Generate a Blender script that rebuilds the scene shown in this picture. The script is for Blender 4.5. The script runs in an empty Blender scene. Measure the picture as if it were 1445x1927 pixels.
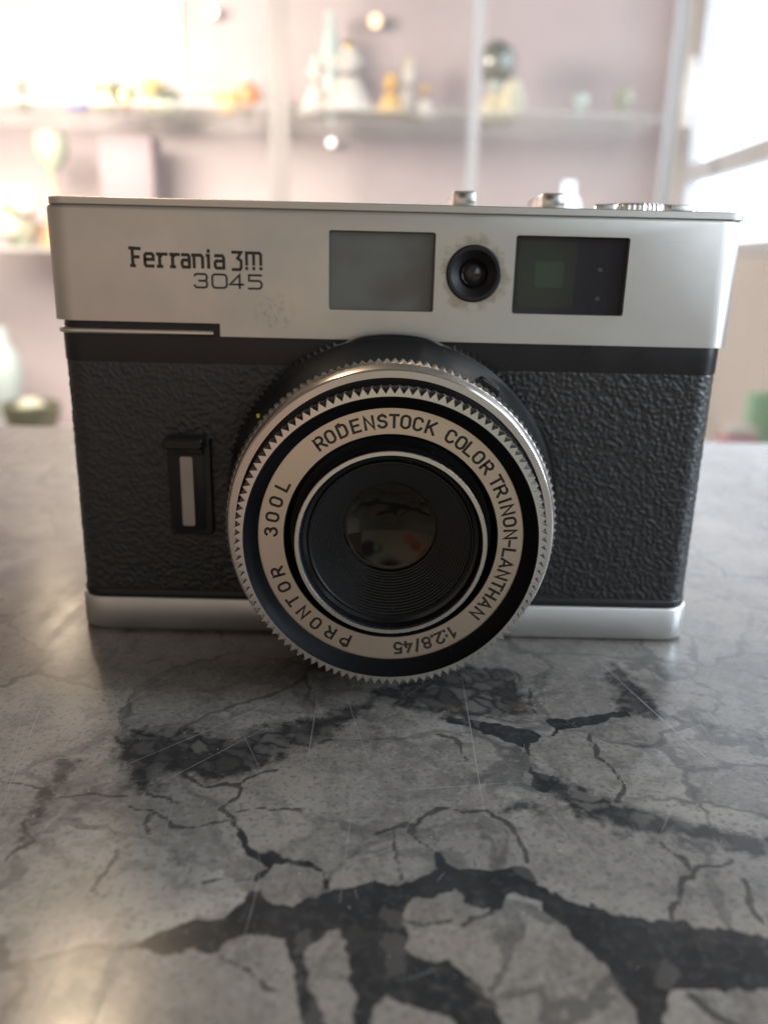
import bpy, bmesh, math, random
import numpy as np
from mathutils import Vector, Matrix, noise

random.seed(7)
rng = np.random.default_rng(7)
PI = math.pi
MM = 0.001
scn = bpy.context.scene
COL = scn.collection

# ------------------------------------------------------------------ camera
PITCH, YAW, ROLL = 0.290889, -0.005076, 0.024249
CAM = Vector((-1.475, -141.916, 67.724)) * MM
cp, sp, cy, sy = math.cos(PITCH), math.sin(PITCH), math.cos(YAW), math.sin(YAW)
fwd = Vector((-sy * cp, cy * cp, -sp)); r0 = Vector((cy, sy, 0)); u0 = r0.cross(fwd)
right = math.cos(ROLL) * r0 + math.sin(ROLL) * u0
up = -math.sin(ROLL) * r0 + math.cos(ROLL) * u0
cam = bpy.data.cameras.new("viewpoint"); cam_o = bpy.data.objects.new("viewpoint", cam); COL.objects.link(cam_o)
cam_o.matrix_world = Matrix(((right.x, up.x, -fwd.x, CAM.x), (right.y, up.y, -fwd.y, CAM.y),
                             (right.z, up.z, -fwd.z, CAM.z), (0, 0, 0, 1)))
cam.sensor_fit = 'VERTICAL'; cam.sensor_height = 36.0; cam.lens = 1500.0 / 1927.0 * 36.0
cam.clip_start = 0.005; cam.clip_end = 60
cam.dof.use_dof = True
cam.dof.focus_distance = (Vector((0.2, -29.0, 28.6)) * MM - CAM).dot(fwd)
cam.dof.aperture_fstop = cam.lens / 2.0
scn.camera = cam_o

# ------------------------------------------------------------------ world (the rest of the room, as light)
w = bpy.data.worlds.new("World"); scn.world = w; w.use_nodes = True
nt = w.node_tree; N = nt.nodes; LK = nt.links; N.clear()
def wn(t, **k):
    n = N.new(t)
    for a, b in k.items(): setattr(n, a, b)
    return n
tc = wn('ShaderNodeTexCoord'); sep = wn('ShaderNodeSeparateXYZ'); LK.new(tc.outputs['Generated'], sep.inputs[0])
def ramp(src, stops):
    r = wn('ShaderNodeValToRGB'); LK.new(src, r.inputs[0])
    e = r.color_ramp.elements
    while len(e) < len(stops): e.new(0.5)
    for el, (p, c) in zip(e, stops): el.position = p; el.color = (*c, 1)
    return r.outputs[0]
def wmap(src, a, b):
    m = wn('ShaderNodeMapRange'); LK.new(src, m.inputs[0]); m.inputs[1].default_value = a; m.inputs[2].default_value = b
    return m.outputs[0]
side = ramp(wmap(sep.outputs[0], -1, 1), [(0.0, (.18, .14, .11)), (.22, (.28, .22, .18)), (.36, (.40, .325, .27)), (.50, (.34, .315, .25)), (.60, (.29, .315, .285)), (.70, (.36, .42, .455)), (1.0, (1.35, 1.6, 1.9))])
vert = ramp(wmap(sep.outputs[2], -1, 1), [(0.0, (.30, .29, .28)), (.30, (.55, .53, .51)), (.45, (.88, .86, .84)), (.52, (1.0, 1.0, 1.0)), (.62, (1.0, 1.0, 1.0)), (.74, (.45, .45, .45)), (1.0, (.24, .24, .24))])
mul = wn('ShaderNodeMix', data_type='RGBA', blend_type='MULTIPLY'); mul.inputs[0].default_value = 1
LK.new(side, mul.inputs[6]); LK.new(vert, mul.inputs[7])
cur = mul.outputs[2]
def blob(cur, d, r, col):
    d = Vector(d).normalized()
    dv = wn('ShaderNodeVectorMath', operation='DISTANCE'); LK.new(tc.outputs['Generated'], dv.inputs[0]); dv.inputs[1].default_value = d
    m = wn('ShaderNodeMapRange', interpolation_type='SMOOTHSTEP'); LK.new(dv.outputs['Value'], m.inputs[0])
    m.inputs[1].default_value = r; m.inputs[2].default_value = r * .45; m.inputs[3].default_value = 0; m.inputs[4].default_value = 1
    x = wn('ShaderNodeMix', data_type='RGBA'); LK.new(m.outputs[0], x.inputs[0]); LK.new(cur, x.inputs[6]); x.inputs[7].default_value = (*col, 1)
    return x.outputs[2]
# the dark silhouette of whoever stands in front, a hand, and a green lit spot in the room
cur = blob(cur, (0.30, -1, 0.02), .15, (.045, .042, .045))
cur = blob(cur, (0.0, -1, 0.34), .24, (.035, .03, .032))
cur = blob(cur, (0.16, -1, 0.02), .085, (.16, .15, .125))
cur = blob(cur, (0.185, -1, 0.0), .042, (.20, .35, .16))
cur = blob(cur, (-0.25, -1, -0.12), .11, (.40, .15, .10))
cur = blob(cur, (-0.33, -1, -0.03), .09, (.30, .12, .08))
bg = wn('ShaderNodeBackground'); LK.new(cur, bg.inputs[0]); bg.inputs[1].default_value = 1.35
ow = wn('ShaderNodeOutputWorld'); LK.new(bg.outputs[0], ow.inputs[0])

# ------------------------------------------------------------------ lamps
def lamp(name, kind, loc, target, energy, color, **k):
    l = bpy.data.lights.new(name, kind); o = bpy.data.objects.new(name, l); COL.objects.link(o)
    o.location = loc; l.energy = energy; l.color = color
    o.rotation_euler = (Vector(target) - Vector(loc)).to_track_quat('-Z', 'Y').to_euler()
    for a, b in k.items(): setattr(l, a, b)
    return o
lamp("ceiling_spot_light", 'SPOT', (-.55, 1.035, 1.28), (0, 0, 0), 16, (1.0, .75, .49), shadow_soft_size=.055, spot_size=.75, spot_blend=.6)
lamp("wall_fill_light", 'AREA', (-.85, 1.25, .56), (-.52, 2.2, .12), 23, (1.0, .86, .74), shape='RECTANGLE', size=.7, size_y=.3)  # unseen area lamp added to brighten the left of the back wall
lamp("extra_window_light", 'AREA', (.70, .38, .47), (0, 0, .02), 2.0, (.74, .87, 1.0), shape='RECTANGLE', size=.16, size_y=.16)
lamp("extra_window_light", 'AREA', (.70, -.13, .22), (0, 0, .02), 3.4, (.72, .86, 1.0), shape='RECTANGLE', size=.22, size_y=.30)  # lamp added on the window side to lift the right leatherette
lamp("cabinet_top_light", 'SPOT', (-.80, 1.72, .80), (-.02, 0, 0), 2.6, (1.0, .80, .55), shadow_soft_size=.04, spot_size=.6, spot_blend=.6)

scn.view_settings.view_transform = 'Standard'; scn.view_settings.look = 'None'
scn.view_settings.exposure = 0.0; scn.view_settings.gamma = 1.0
scn.view_settings.use_curve_mapping = False
scn.cycles.max_bounces = 8; scn.cycles.caustics_reflective = False; scn.cycles.caustics_refractive = False
scn.cycles.sample_clamp_indirect = 6.0
scn.cycles.use_denoising = True

# ------------------------------------------------------------------ materials
def mat(name, base=(.5, .5, .5), rough=.5, metal=0.0, spec=.5, emit=None, estr=0.0, trans=0.0, ior=1.45, coat=0.0):
    m = bpy.data.materials.new(name); m.use_nodes = True
    b = m.node_tree.nodes['Principled BSDF']
    b.inputs['Base Color'].default_value = (*base, 1); b.inputs['Roughness'].default_value = rough
    b.inputs['Metallic'].default_value = metal; b.inputs['Specular IOR Level'].default_value = spec
    b.inputs['Transmission Weight'].default_value = trans; b.inputs['IOR'].default_value = ior
    b.inputs['Coat Weight'].default_value = coat
    if emit: b.inputs['Emission Color'].default_value = (*emit, 1); b.inputs['Emission Strength'].default_value = estr
    return m
class G:
    """small node-graph helper on a material"""
    def __init__(s, m): s.m = m; s.t = m.node_tree; s.b = s.t.nodes['Principled BSDF']
    def n(s, typ, ins=None, **k):
        x = s.t.nodes.new(typ)
        for a, b in k.items(): setattr(x, a, b)
        for i, v in (ins or {}).items():
            if isinstance(v, bpy.types.NodeSocket): s.t.links.new(v, x.inputs[i])
            else: x.inputs[i].default_value = v
        return x
    def pos(s): return s.n('ShaderNodeTexCoord').outputs['Object']
    def noise(s, vec, scale, detail=3, rough=.5, dist=0.0):
        return s.n('ShaderNodeTexNoise', {'Vector': vec, 'Scale': scale, 'Detail': detail, 'Roughness': rough, 'Distortion': dist})
    def mr(s, v, a, b, c=0.0, d=1.0, smooth=False):
        x = s.n('ShaderNodeMapRange', {0: v, 1: a, 2: b, 3: c, 4: d}, interpolation_type='SMOOTHSTEP' if smooth else 'LINEAR'); return x.outputs[0]
    def mix(s, f, a, b, blend='MIX'):
        c = lambda q: q if isinstance(q, bpy.types.NodeSocket) else (*q, 1)
        return s.n('ShaderNodeMix', {0: f, 6: c(a), 7: c(b)}, data_type='RGBA', blend_type=blend).outputs[2]
    def math(s, op, a, b=0.0): return s.n('ShaderNodeMath', {0: a, 1: b}, operation=op).outputs[0]
    def bump(s, h, strength, dist): 
        x = s.n('ShaderNodeBump', {'Height': h, 'Strength': strength, 'Distance': dist}); s.set('Normal', x.outputs[0]); return x
    def set(s, name, v): s.t.links.new(v, s.b.inputs[name])

def satin(name, base, rough, amt=.10, spots=True):
    m = mat(name, base, rough, 1.0); g = G(m); p = g.pos()
    f = g.noise(p, 2600, 2).outputs[0]; big = g.noise(p, 60, 4, .6).outputs[0]
    g.set('Roughness', g.mr(big, .3, .7, rough - .05, rough + .07))
    dk = tuple(c * (1 - amt) for c in base)
    c = g.mix(g.mr(big, .35, .65), base, dk)
    if spots:
        st = g.noise(p, 420, 5, .7).outputs[0]
        c = g.mix(g.mr(st, .68, .78, 0, .35), c, tuple(q * .55 for q in base))
    hair = g.noise(g.n('ShaderNodeMapping', {'Vector': p, 'Rotation': (0, .35, 0), 'Scale': (40, 1, 2600)}).outputs[0], 1.0, 3, .6).outputs[0]
    hair2 = g.noise(g.n('ShaderNodeMapping', {'Vector': p, 'Rotation': (0, -.9, 0), 'Scale': (60, 1, 3400)}).outputs[0], 1.0, 2, .6).outputs[0]
    c = g.mix(g.math('ADD', g.mr(hair, .66, .74, 0, .16), g.mr(hair2, .68, .75, 0, .14)), c, tuple(q * .55 for q in base))
    g.set('Base Color', c); g.bump(f, .10, .00003)
    return m
def plastic(name, base, rough, bump=.15, spec=.5):
    m = mat(name, base, rough, 0, spec); g = G(m); p = g.pos()
    big = g.noise(p, 110, 4, .6).outputs[0]
    g.set('Roughness', g.mr(big, .3, .7, rough - .07, rough + .1))
    g.bump(g.noise(p, 3000, 2).outputs[0], bump, .00002)
    dust = g.noise(p, 1900, 1).outputs[0]
    g.set('Base Color', g.mix(g.mr(dust, .79, .83, 0, .5), base, (.35, .33, .3)))
    return m

M_top = satin("satin_aluminium", (.70, .68, .64), .36)
def add_eye_grime(m):            # brown glue residue around the light cell
    g = G(m); p = g.pos()
    old = g.b.inputs['Base Color'].links[0].from_socket
    d = g.n('ShaderNodeVectorMath', {0: p, 1: (.01355, 0, .0680)}, operation='DISTANCE').outputs['Value']
    nz = g.noise(p, 330, 5, .65).outputs[0]
    d2 = g.math('ADD', d, g.mr(nz, .25, .75, -.0022, .0022))
    f = g.mr(d2, .0064, .0045, 0, .42, True)
    g.set('Base Color', g.mix(f, old, (.23, .17, .08)))
    sm = g.n('ShaderNodeVectorMath', {0: p, 1: (-.0205, 0, .0608)}, operation='DISTANCE').outputs['Value']
    sp_ = g.noise(p, 900, 4, .7).outputs[0]
    f2 = g.math('MULTIPLY', g.mr(sm, .0045, .001, 0, .45, True), g.mr(sp_, .5, .62))
    g.set('Base Color', g.mix(f2, g.b.inputs['Base Color'].links[0].from_socket, (.30, .26, .21)))
add_eye_grime(M_top)
M_base = satin("satin_base_metal", (.80, .79, .77), .40, .06)
M_chrome = satin("worn_chrome", (.80, .78, .74), .16, .05, False)
M_ring = satin("brushed_ring", (.72, .66, .60), .30, .06, False)
M_ringw = satin("turned_aluminium", (.80, .76, .71), .27, .05, True)
M_plate = satin("beige_name_ring", (.80, .665, .54), .36, .04, False)
M_black = plastic("black_plastic", (.012, .011, .012), .34)
M_trim = plastic("black_trim", (.013, .012, .013), .30)
M_lblack = plastic("black_enamel", (.010, .010, .011), .33)
M_shine = plastic("glossy_black", (.008, .008, .009), .16, .05)
M_groove = mat("black_groove", (.010, .010, .011), .25, 0)  # even glossy black on the valley faces between the grips
M_ink = mat("engraved_ink", (.035, .024, .018), .55)
M_leather = mat("black_leatherette", (.014, .014, .0145), .36, 0, .85); g = G(M_leather); p = g.pos()
g.set('Roughness', g.mr(g.noise(p, 400, 3).outputs[0], .3, .7, .34, .5)); g.bump(g.noise(p, 2200, 3).outputs[0], .35, .00012); g.b.inputs['Sheen Weight'].default_value = .12; g.b.inputs['Sheen Roughness'].default_value = .4
M_frost = mat("frosted_window", (.20, .205, .185), .30); g = G(M_frost); p = g.pos()
g.set('Base Color', g.mix(g.mr(g.noise(p, 130, 2).outputs[0], .35, .7), (.160, .166, .148), (.125, .112, .096)))
M_glassd = mat("dark_window_glass", (.040, .037, .040), .06, 0, .6)
M_glasse = mat("coated_lens_glass", (.010, .009, .008), .05, 0, .6); M_glasse.node_tree.nodes["Principled BSDF"].inputs["Specular Tint"].default_value = (1, .88, .68, 1)
M_eye = plastic("black_rubber", (.014, .013, .014), .5)
M_yellow = mat("yellow_paint", (.75, .55, .03), .4)

# ------------------------------------------------------------------ mesh helpers (all dimensions in millimetres)
class MB:
    def __init__(s): s.v = []; s.f = []; s.mi = []
    def add(s, vs, fs, mi=0):
        o = len(s.v); s.v += [tuple(q) for q in vs]; s.f += [tuple(i + o for i in f) for f in fs]; s.mi += [mi] * len(fs); return s
    def box(s, x0, x1, y0, y1, z0, z1, mi=0):
        return s.add([(x0, y0, z0), (x1, y0, z0), (x1, y1, z0), (x0, y1, z0), (x0, y0, z1), (x1, y0, z1), (x1, y1, z1), (x0, y1, z1)],
              [(0, 3, 2, 1), (4, 5, 6, 7), (0, 1, 5, 4), (1, 2, 6, 5), (2, 3, 7, 6), (3, 0, 4, 7)], mi)
    def loft(s, rings, cap0=True, cap1=True, closed=True, mi=0):
        n = len(rings[0]); vs = [q for r in rings for q in r]; fs = []
        for k in range(len(rings) - 1):
            for i in range(n if closed else n - 1):
                j = (i + 1) % n; fs.append((k * n + i, k * n + j, (k + 1) * n + j, (k + 1) * n + i))
        if cap0: fs.append(tuple(range(n - 1, -1, -1)))
        if cap1: fs.append(tuple((len(rings) - 1) * n + i for i in range(n)))
        return s.add(vs, fs, mi)
    def build(s, name, m, parent=None, smooth=35, scale=MM, bevel=None):
        me = bpy.data.meshes.new(name); me.from_pydata([(a * scale, b * scale, c * scale) for a, b, c in s.v], [], s.f)
        ms = m if isinstance(m, (list, tuple)) else [m]
        for q in ms: me.materials.append(q)
        me.polygons.foreach_set('material_index', s.mi)
        bm = bmesh.new(); bm.from_mesh(me); bmesh.ops.recalc_face_normals(bm, faces=bm.faces); bm.to_mesh(me); bm.free()
        o = bpy.data.objects.new(name, me); COL.objects.link(o)
        if parent: o.parent = parent
        if bevel:
            b = o.modifiers.new('bevel', 'BEVEL'); b.width = bevel * scale; b.segments = 2; b.limit_method = 'ANGLE'; b.angle_limit = math.radians(40)
            bake(o)
        if smooth: finish(o.data, smooth)
        return o
def finish(me, ang=35):
    me.polygons.foreach_set('use_smooth', [True] * len(me.polygons)); me.set_sharp_from_angle(angle=math.radians(ang)); me.update()
def bake(o):
    dg = bpy.context.evaluated_depsgraph_get(); dg.update()
    me = bpy.data.meshes.new_from_object(o.evaluated_get(dg)); o.modifiers.clear(); old = o.data; nm = old.name; o.data = me
    bpy.data.meshes.remove(old); me.name = nm
def boolean(o, cut):
    b = o.modifiers.new('cut', 'BOOLEAN'); b.operation = 'DIFFERENCE'; b.solver = 'EXACT'; b.object = cut
    bake(o); bpy.data.objects.remove(cut)
def rrect(x0, x1, y0, y1, r, z, n=8, corners=(1, 1, 1, 1)):
    """rounded rectangle in plan; corners: front-left, front-right, back-right, back-left"""
    out = []
    for (cx, cy_, a0), c in zip(((x0 + r, y0 + r, 180), (x1 - r, y0 + r, 270), (x1 - r, y1 - r, 0), (x0 + r, y1 - r, 90)), corners):
        if c:
            for k in range(n + 1):
                a = math.radians(a0 + 90 * k / n); out.append((cx + r * math.cos(a), cy_ + r * math.sin(a), z))
        else:
            px = x0 if a0 in (180, 90) else x1; py = y0 if a0 in (180, 270) else y1; out.append((px, py, z))
    return out
def rrect_xz(x0, x1, z0, z1, r, y, n=5):
    return [(a, y, c) for a, c, _ in rrect(x0, x1, z0, z1, r, 0, n)]
LX, LZ = 0.23, 28.65                                   # lens axis
def ring(profile, n=160, closed=False, mb=None, mi=0, lx=LX, lz=LZ):
    """surface of revolution about the lens axis, profile = (radius, y)"""
    mb = mb or MB(); rs = []
    for i in range(n):
        a = 2 * PI * i / n; rs.append([(lx + r * math.cos(a), y, lz + r * math.sin(a)) for r, y in profile])
    m_ = len(profile); vs = [q for r in rs for q in r]; fs = []
    for i in range(n):
        j = (i + 1) % n
        for k in range(m_ if closed else m_ - 1):
            l = (k + 1) % m_; fs.append((i * m_ + k, i * m_ + l, j * m_ + l, j * m_ + k))
    return mb.add(vs, fs, mi)
def disc(r, y, n=64, mb=None, mi=0, lx=LX, lz=LZ):
    mb = mb or MB(); return mb.add([(lx + r * math.cos(2 * PI * i / n), y, lz + r * math.sin(2 * PI * i / n)) for i in range(n)], [tuple(range(n))], mi)
def lathe_z(profile, n=28, mb=None, mi=0, c=(0, 0, 0)):
    mb = mb or MB(); m_ = len(profile); vs = []; fs = []
    for i in range(n):
        a = 2 * PI * i / n; vs += [(c[0] + r * math.cos(a), c[1] + r * math.sin(a), c[2] + z) for r, z in profile]
    for i in range(n):
        j = (i + 1) % n
        for k in range(m_ - 1): fs.append((i * m_ + k, j * m_ + k, j * m_ + k + 1, i * m_ + k + 1))
    return mb.add(vs, fs, mi)
def empty(name, loc=(0, 0, 0)):
    o = bpy.data.objects.new(name, None); COL.objects.link(o); o.location = loc; o.empty_display_size = .01; return o
def tag(o, label, cat, group=None, kind=None):
    o['label'] = label; o['category'] = cat
    if group: o['group'] = group
    if kind: o['kind'] = kind
    return o

# ------------------------------------------------------------------ the marble counter top
# outlines of the dark matrix between the clasts, in millimetres on the slab, found on the real slab
def px(x, y):                                          # where a sight line meets the slab (metres -> mm)
    d = fwd + right * ((x - 722.5) / 1500) - up * ((y - 963.5) / 1500); t = -CAM.z / d.z
    q = CAM + d * t; return (q.x * 1000, q.y * 1000)
A_ = lambda pts: [px(x / 1.9986, 1150 + y / 1.9986) for x, y in pts]
B_ = lambda pts: [px(722 + x / 1.9986, 1150 + y / 1.9986) for x, y in pts]
river = A_([(455, 1262), (600, 1200), (720, 1178), (850, 1130), (930, 1078), (990, 1050), (1010, 1085), (1090, 1103), (1200, 1062), (1225, 1055),
            (1310, 1035), (1400, 1012)]) + B_([(60, 1015), (130, 1015), (192, 975), (215, 938), (270, 960), (350, 968), (470, 963), (525, 960), (550, 1000),
            (620, 1050), (700, 1085), (850, 1130), (930, 1150), (1100, 1170), (1250, 1195), (1500, 1232), (1500, 1418), (1300, 1422), (1085, 1430), (1045, 1500), (1060, 1640),
            (960, 1640), (950, 1553), (900, 1450), (830, 1340), (740, 1260), (690, 1228), (640, 1140), (600, 1088), (530, 1080), (470, 1086), (400, 1112), (330, 1090), (260, 1055),
            (180, 1068), (100, 1090), (70, 1130), (85, 1180), (105, 1225), (92, 1275), (180, 1325), (230, 1308), (300, 1380), (360, 1398), (430, 1480), (520, 1640),
            (330, 1640), (250, 1553), (100, 1490), (0, 1440)]) + A_([(1410, 1480), (1400, 1640), (1350, 1640), (1325, 1500), (1290, 1300), (1272, 1198), (1215, 1225), (1165, 1290), (1160, 1340),
            (1180, 1420), (1230, 1520), (1260, 1640), (1130, 1640), (1115, 1400), (1095, 1290), (1060, 1215), (950, 1225), (845, 1238), (835, 1282), (745, 1272), (640, 1292)])
veins = [river,
    A_([(893, 862), (880, 800), (890, 795), (910, 850), (960, 895), (1080, 925), (1130, 930), (1195, 962), (1215, 1000), (1228, 1060), (1200, 1062), (1188, 990), (1170, 968), (1080, 950), (1040, 950),
        (1005, 985), (985, 1000), (960, 1060), (940, 1075), (965, 1010), (985, 965), (955, 930), (920, 900)]),
    B_([(228, 400), (330, 398), (430, 428), (520, 440), (580, 455), (600, 470), (560, 500), (540, 530), (548, 600), (620, 618), (700, 640), (650, 650), (600, 690), (545, 650), (536, 600), (545, 550), (520, 520), (480, 500), (350, 450), (260, 425)]),
    B_([(620, 412), (700, 400), (800, 386), (920, 376), (915, 395), (800, 418), (740, 432), (640, 460), (610, 470), (640, 440)]),
    B_([(190, 975), (178, 900), (160, 880), (215, 925), (228, 945)])]
mids = [B_([(600, 690), (550, 640), (620, 620), (700, 640), (800, 682), (890, 722), (950, 740), (1100, 780), (1300, 810), (1500, 860), (1500, 960), (1300, 905), (1200, 885), (1060, 850), (1000, 855), (930, 840), (850, 818), (760, 790), (700, 740)]),
        B_([(400, 750), (450, 715), (540, 705), (700, 740), (640, 755), (540, 755), (450, 770)]),
        B_([(830, 180), (920, 230), (980, 320), (1080, 390), (1250, 430), (1500, 500), (1500, 520), (1250, 450), (1060, 412), (920, 400), (860, 320), (840, 260)]),
        B_([(-60, 290), (60, 270), (300, 200), (480, 220), (540, 300), (560, 380), (440, 400), (330, 400), (228, 400), (150, 380), (-60, 330)]),
        A_([(420, 470), (640, 420), (850, 480), (1000, 430), (1250, 380), (1440, 300), (1440, 330), (1250, 470), (980, 590), (900, 650), (780, 640), (640, 600), (560, 680), (500, 680)]),
        A_([(330, 560), (260, 640), (230, 700), (120, 800), (60, 880), (90, 780), (180, 640), (210, 560)])]
cracks = [(.35, A_([(680, 620), (730, 640), (790, 660), (850, 648), (910, 660), (950, 620), (985, 600), (1040, 590)])), (.30, A_([(910, 660), (880, 700), (850, 745), (870, 775), (885, 805)])),
    (.32, A_([(550, 680), (620, 695), (680, 715)])), (.28, A_([(500, 735), (560, 755), (610, 780), (640, 810), (740, 803), (870, 798), (888, 812)])), (.22, A_([(430, 470), (460, 500), (490, 550), (480, 590)])),
    (.30, A_([(450, 895), (425, 940), (400, 985), (350, 1040)])), (.20, A_([(350, 1040), (400, 1060), (460, 1065)])), (.28, A_([(860, 1290), (900, 1330), (940, 1360), (980, 1400), (1030, 1425)])), (.18, A_([(760, 1010), (860, 1012), (960, 995)])),
    (.32, B_([(770, 465), (795, 500), (800, 540), (830, 570), (875, 610), (905, 655), (890, 720)])), (.42, B_([(395, 748), (440, 785), (470, 820), (495, 860), (532, 935)])),
    (.28, B_([(-40, 840), (60, 815), (130, 800), (165, 760), (250, 745), (330, 755), (400, 750)])), (.20, B_([(130, 800), (110, 835), (160, 880)])), (.22, B_([(320, 560), (290, 500), (250, 475), (190, 462)])),
    (.34, B_([(1095, 1165), (1108, 1060), (1120, 1010), (1145, 985), (1180, 968), (1250, 960), (1300, 935)])), (.26, B_([(1330, 980), (1365, 1060), (1380, 1100), (1450, 1180)])), (.2, B_([(1145, 985), (1120, 930), (1060, 880)])),
    (.2, B_([(70, 1165), (150, 1172), (265, 1165)])), (.25, B_([(400, 1110), (375, 1145), (300, 1190)])), (.2, B_([(345, 930), (350, 965)])), (.24, B_([(40, 830), (45, 940), (60, 1000)])),
    (.26, A_([(900, 760), (1000, 745), (1120, 750)])), (.2, A_([(560, 770), (545, 800), (560, 830)])), (.22, B_([(500, 230), (540, 300), (570, 380)])), (.28, A_([(0, 640), (120, 660), (250, 700), (470, 695)])), (.24, A_([(90, 780), (120, 860), (60, 900), (0, 960)])), (.22, A_([(210, 540), (300, 560), (290, 600)])),
    (.3, B_([(1140, 1440), (1200, 1500), (1320, 1560)]))]
def nonuni(a, b, lo, hi, step, k=18):
    L = list(np.arange(lo, hi, step)); o = []
    t = np.linspace(0, 1, k + 1)[1:]
    return np.array(sorted([lo - (lo - a) * q ** 2 for q in t] + L + [hi + (b - hi) * q ** 2 for q in t]))
gx = nonuni(-1000, 1000, -100, 100, .46); gy = nonuni(-140, 203, -95, 30, .46)
X, Y = np.meshgrid(gx, gy)
wx = np.zeros_like(X); wy = np.zeros_like(X)
for jy in range(X.shape[0]):
    for jx in range(X.shape[1]):
        x_, y_ = float(X[jy, jx]), float(Y[jy, jx])
        if abs(x_) < 102 and y_ < 40:
            n1 = noise.noise_vector(Vector((x_ * .28, y_ * .28, 1))); n2 = noise.noise_vector(Vector((x_ * .8, y_ * .8, 5)))
            wx[jy, jx] = n1.x * 1.0 + n2.x * .45; wy[jy, jx] = n1.y * 1.0 + n2.y * .45
X = X + wx; Y = Y + wy
def segdist(P, closed):
    P = np.array(P); Q = np.roll(P, -1, 0) if closed else P[1:]; S = P if closed else P[:-1]
    best = np.full(X.shape, 1e9); ins = np.zeros(X.shape, bool)
    for (ax, ay), (bx, by) in zip(S, Q):
        dx, dy = bx - ax, by - ay; L2 = dx * dx + dy * dy + 1e-9
        t = np.clip(((X - ax) * dx + (Y - ay) * dy) / L2, 0, 1)
        best = np.minimum(best, (X - ax - t * dx) ** 2 + (Y - ay - t * dy) ** 2)
        if closed and abs(dy) > 1e-12:
            c_ = ((ay > Y) != (by > Y)) & (X < dx * (Y - ay) / dy + ax); ins ^= c_
    best = np.sqrt(best); return np.where(ins, -best, best) if closed else best
dv = np.full(X.shape, 60.0); dm = np.full(X.shape, 60.0); dc = np.full(X.shape, 60.0)
for v_ in veins: dv = np.minimum(dv, segdist(v_, True))
for v_ in mids: dm = np.minimum(dm, segdist(v_, True))
for wd, v_ in cracks: dc = np.minimum(dc, segdist(v_, False) - wd * .5)
X = X - wx; Y = Y - wy
ny, nx = X.shape
verts = np.stack([X * MM, Y * MM, np.zeros_like(X)], -1).reshape(-1, 3)
idx = np.arange(nx * ny).reshape(ny, nx)
faces = np.stack([idx[:-1, :-1], idx[:-1, 1:], idx[1:, 1:], idx[1:, :-1]], -1).reshape(-1, 4).tolist()
vl = verts.tolist(); base = len(vl)
edge = list(idx[0, :]) + list(idx[1:, -1]) + list(idx[-1, -2::-1]) + list(idx[-2:0:-1, 0])
for e in edge: q = vl[e]; vl.append((q[0], q[1], -.03))
ne = len(edge)
for i in range(ne): j = (i + 1) % ne; faces.append((edge[i], base + i, base + j, edge[j]))
me = bpy.data.meshes.new("counter_top"); me.from_pydata(vl, [], faces)
for nm_, arr in (("vein", dv), ("breccia", dm), ("crack", dc)):
    at = me.attributes.new(nm_, 'FLOAT', 'POINT'); at.data.foreach_set('value', np.concatenate([arr.reshape(-1), np.full(ne, 60.0)]).astype(np.float32))
M_marble = mat("polished_breccia_marble", (.3, .28, .25), .2, 0, .40); g = G(M_marble); p = g.pos()
def attr(nm_): return g.n('ShaderNodeAttribute', attribute_name=nm_).outputs['Fac']
wob = g.noise(p, 420, 4, .6).outputs[0]; wob2 = g.noise(p, 1500, 3, .6).outputs[0]
wsum = g.math('ADD', g.mr(wob, .25, .75, -1.1, 1.1), g.mr(wob2, .25, .75, -.35, .35))
warp = g.n('ShaderNodeVectorMath', {0: p, 1: g.n('ShaderNodeVectorMath', {0: g.noise(p, 55, 4, .6).outputs[1], 'Scale': .016}, operation='SCALE').outputs[0]}, operation='ADD').outputs[0]
vor = g.n('ShaderNodeTexVoronoi', {'Vector': warp, 'Scale': 46.0}, feature='F1')
vore = g.n('ShaderNodeTexVoronoi', {'Vector': warp, 'Scale': 46.0}, feature='DISTANCE_TO_EDGE')
vors = g.n('ShaderNodeTexVoronoi', {'Vector': warp, 'Scale': 270.0}, feature='DISTANCE_TO_EDGE')
vorsc = g.n('ShaderNodeTexVoronoi', {'Vector': warp, 'Scale': 270.0}, feature='F1')
tint = g.n('ShaderNodeSeparateColor', {0: vor.outputs['Color']})
cl = g.mix(tint.outputs[0], (.205, .182, .155), (.41, .372, .322))
cl = g.mix(g.math('MULTIPLY', tint.outputs[1], .5), cl, (.30, .252, .21))
sm = g.n('ShaderNodeTexVoronoi', {'Vector': warp, 'Scale': 105.0}, feature='DISTANCE_TO_EDGE').outputs['Distance']
smc = g.n('ShaderNodeSeparateColor', {0: g.n('ShaderNodeTexVoronoi', {'Vector': warp, 'Scale': 105.0}, feature='F1').outputs['Color']}).outputs[0]
zone = g.mr(g.noise(p, 16, 3, .55).outputs[0], .46, .56)
cl = g.mix(g.math('MULTIPLY', zone, .75), cl, g.mix(g.mr(g.math('ADD', sm, g.mr(g.noise(p, 420, 4, .6).outputs[0], .3, .7, -.06, .06)), 0, .16), (.125, .112, .10), g.mix(smc, (.21, .19, .167), (.34, .315, .28))))
cl = g.mix(g.mr(g.noise(p, 42, 5, .6, .5).outputs[0], .42, .62, 0, .45), cl, (.195, .18, .162))
cl = g.mix(g.mr(g.noise(p, 190, 6, .68, .6).outputs[0], .50, .62, 0, .5), cl, (.115, .108, .10))
cl = g.mix(g.mr(g.noise(p, 520, 5, .7).outputs[0], .50, .62, 0, .55), cl, (.32, .30, .27))
cl = g.mix(g.mr(g.noise(p, 1300, 4, .7).outputs[0], .53, .62, 0, .6), cl, (.085, .082, .078))
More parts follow.
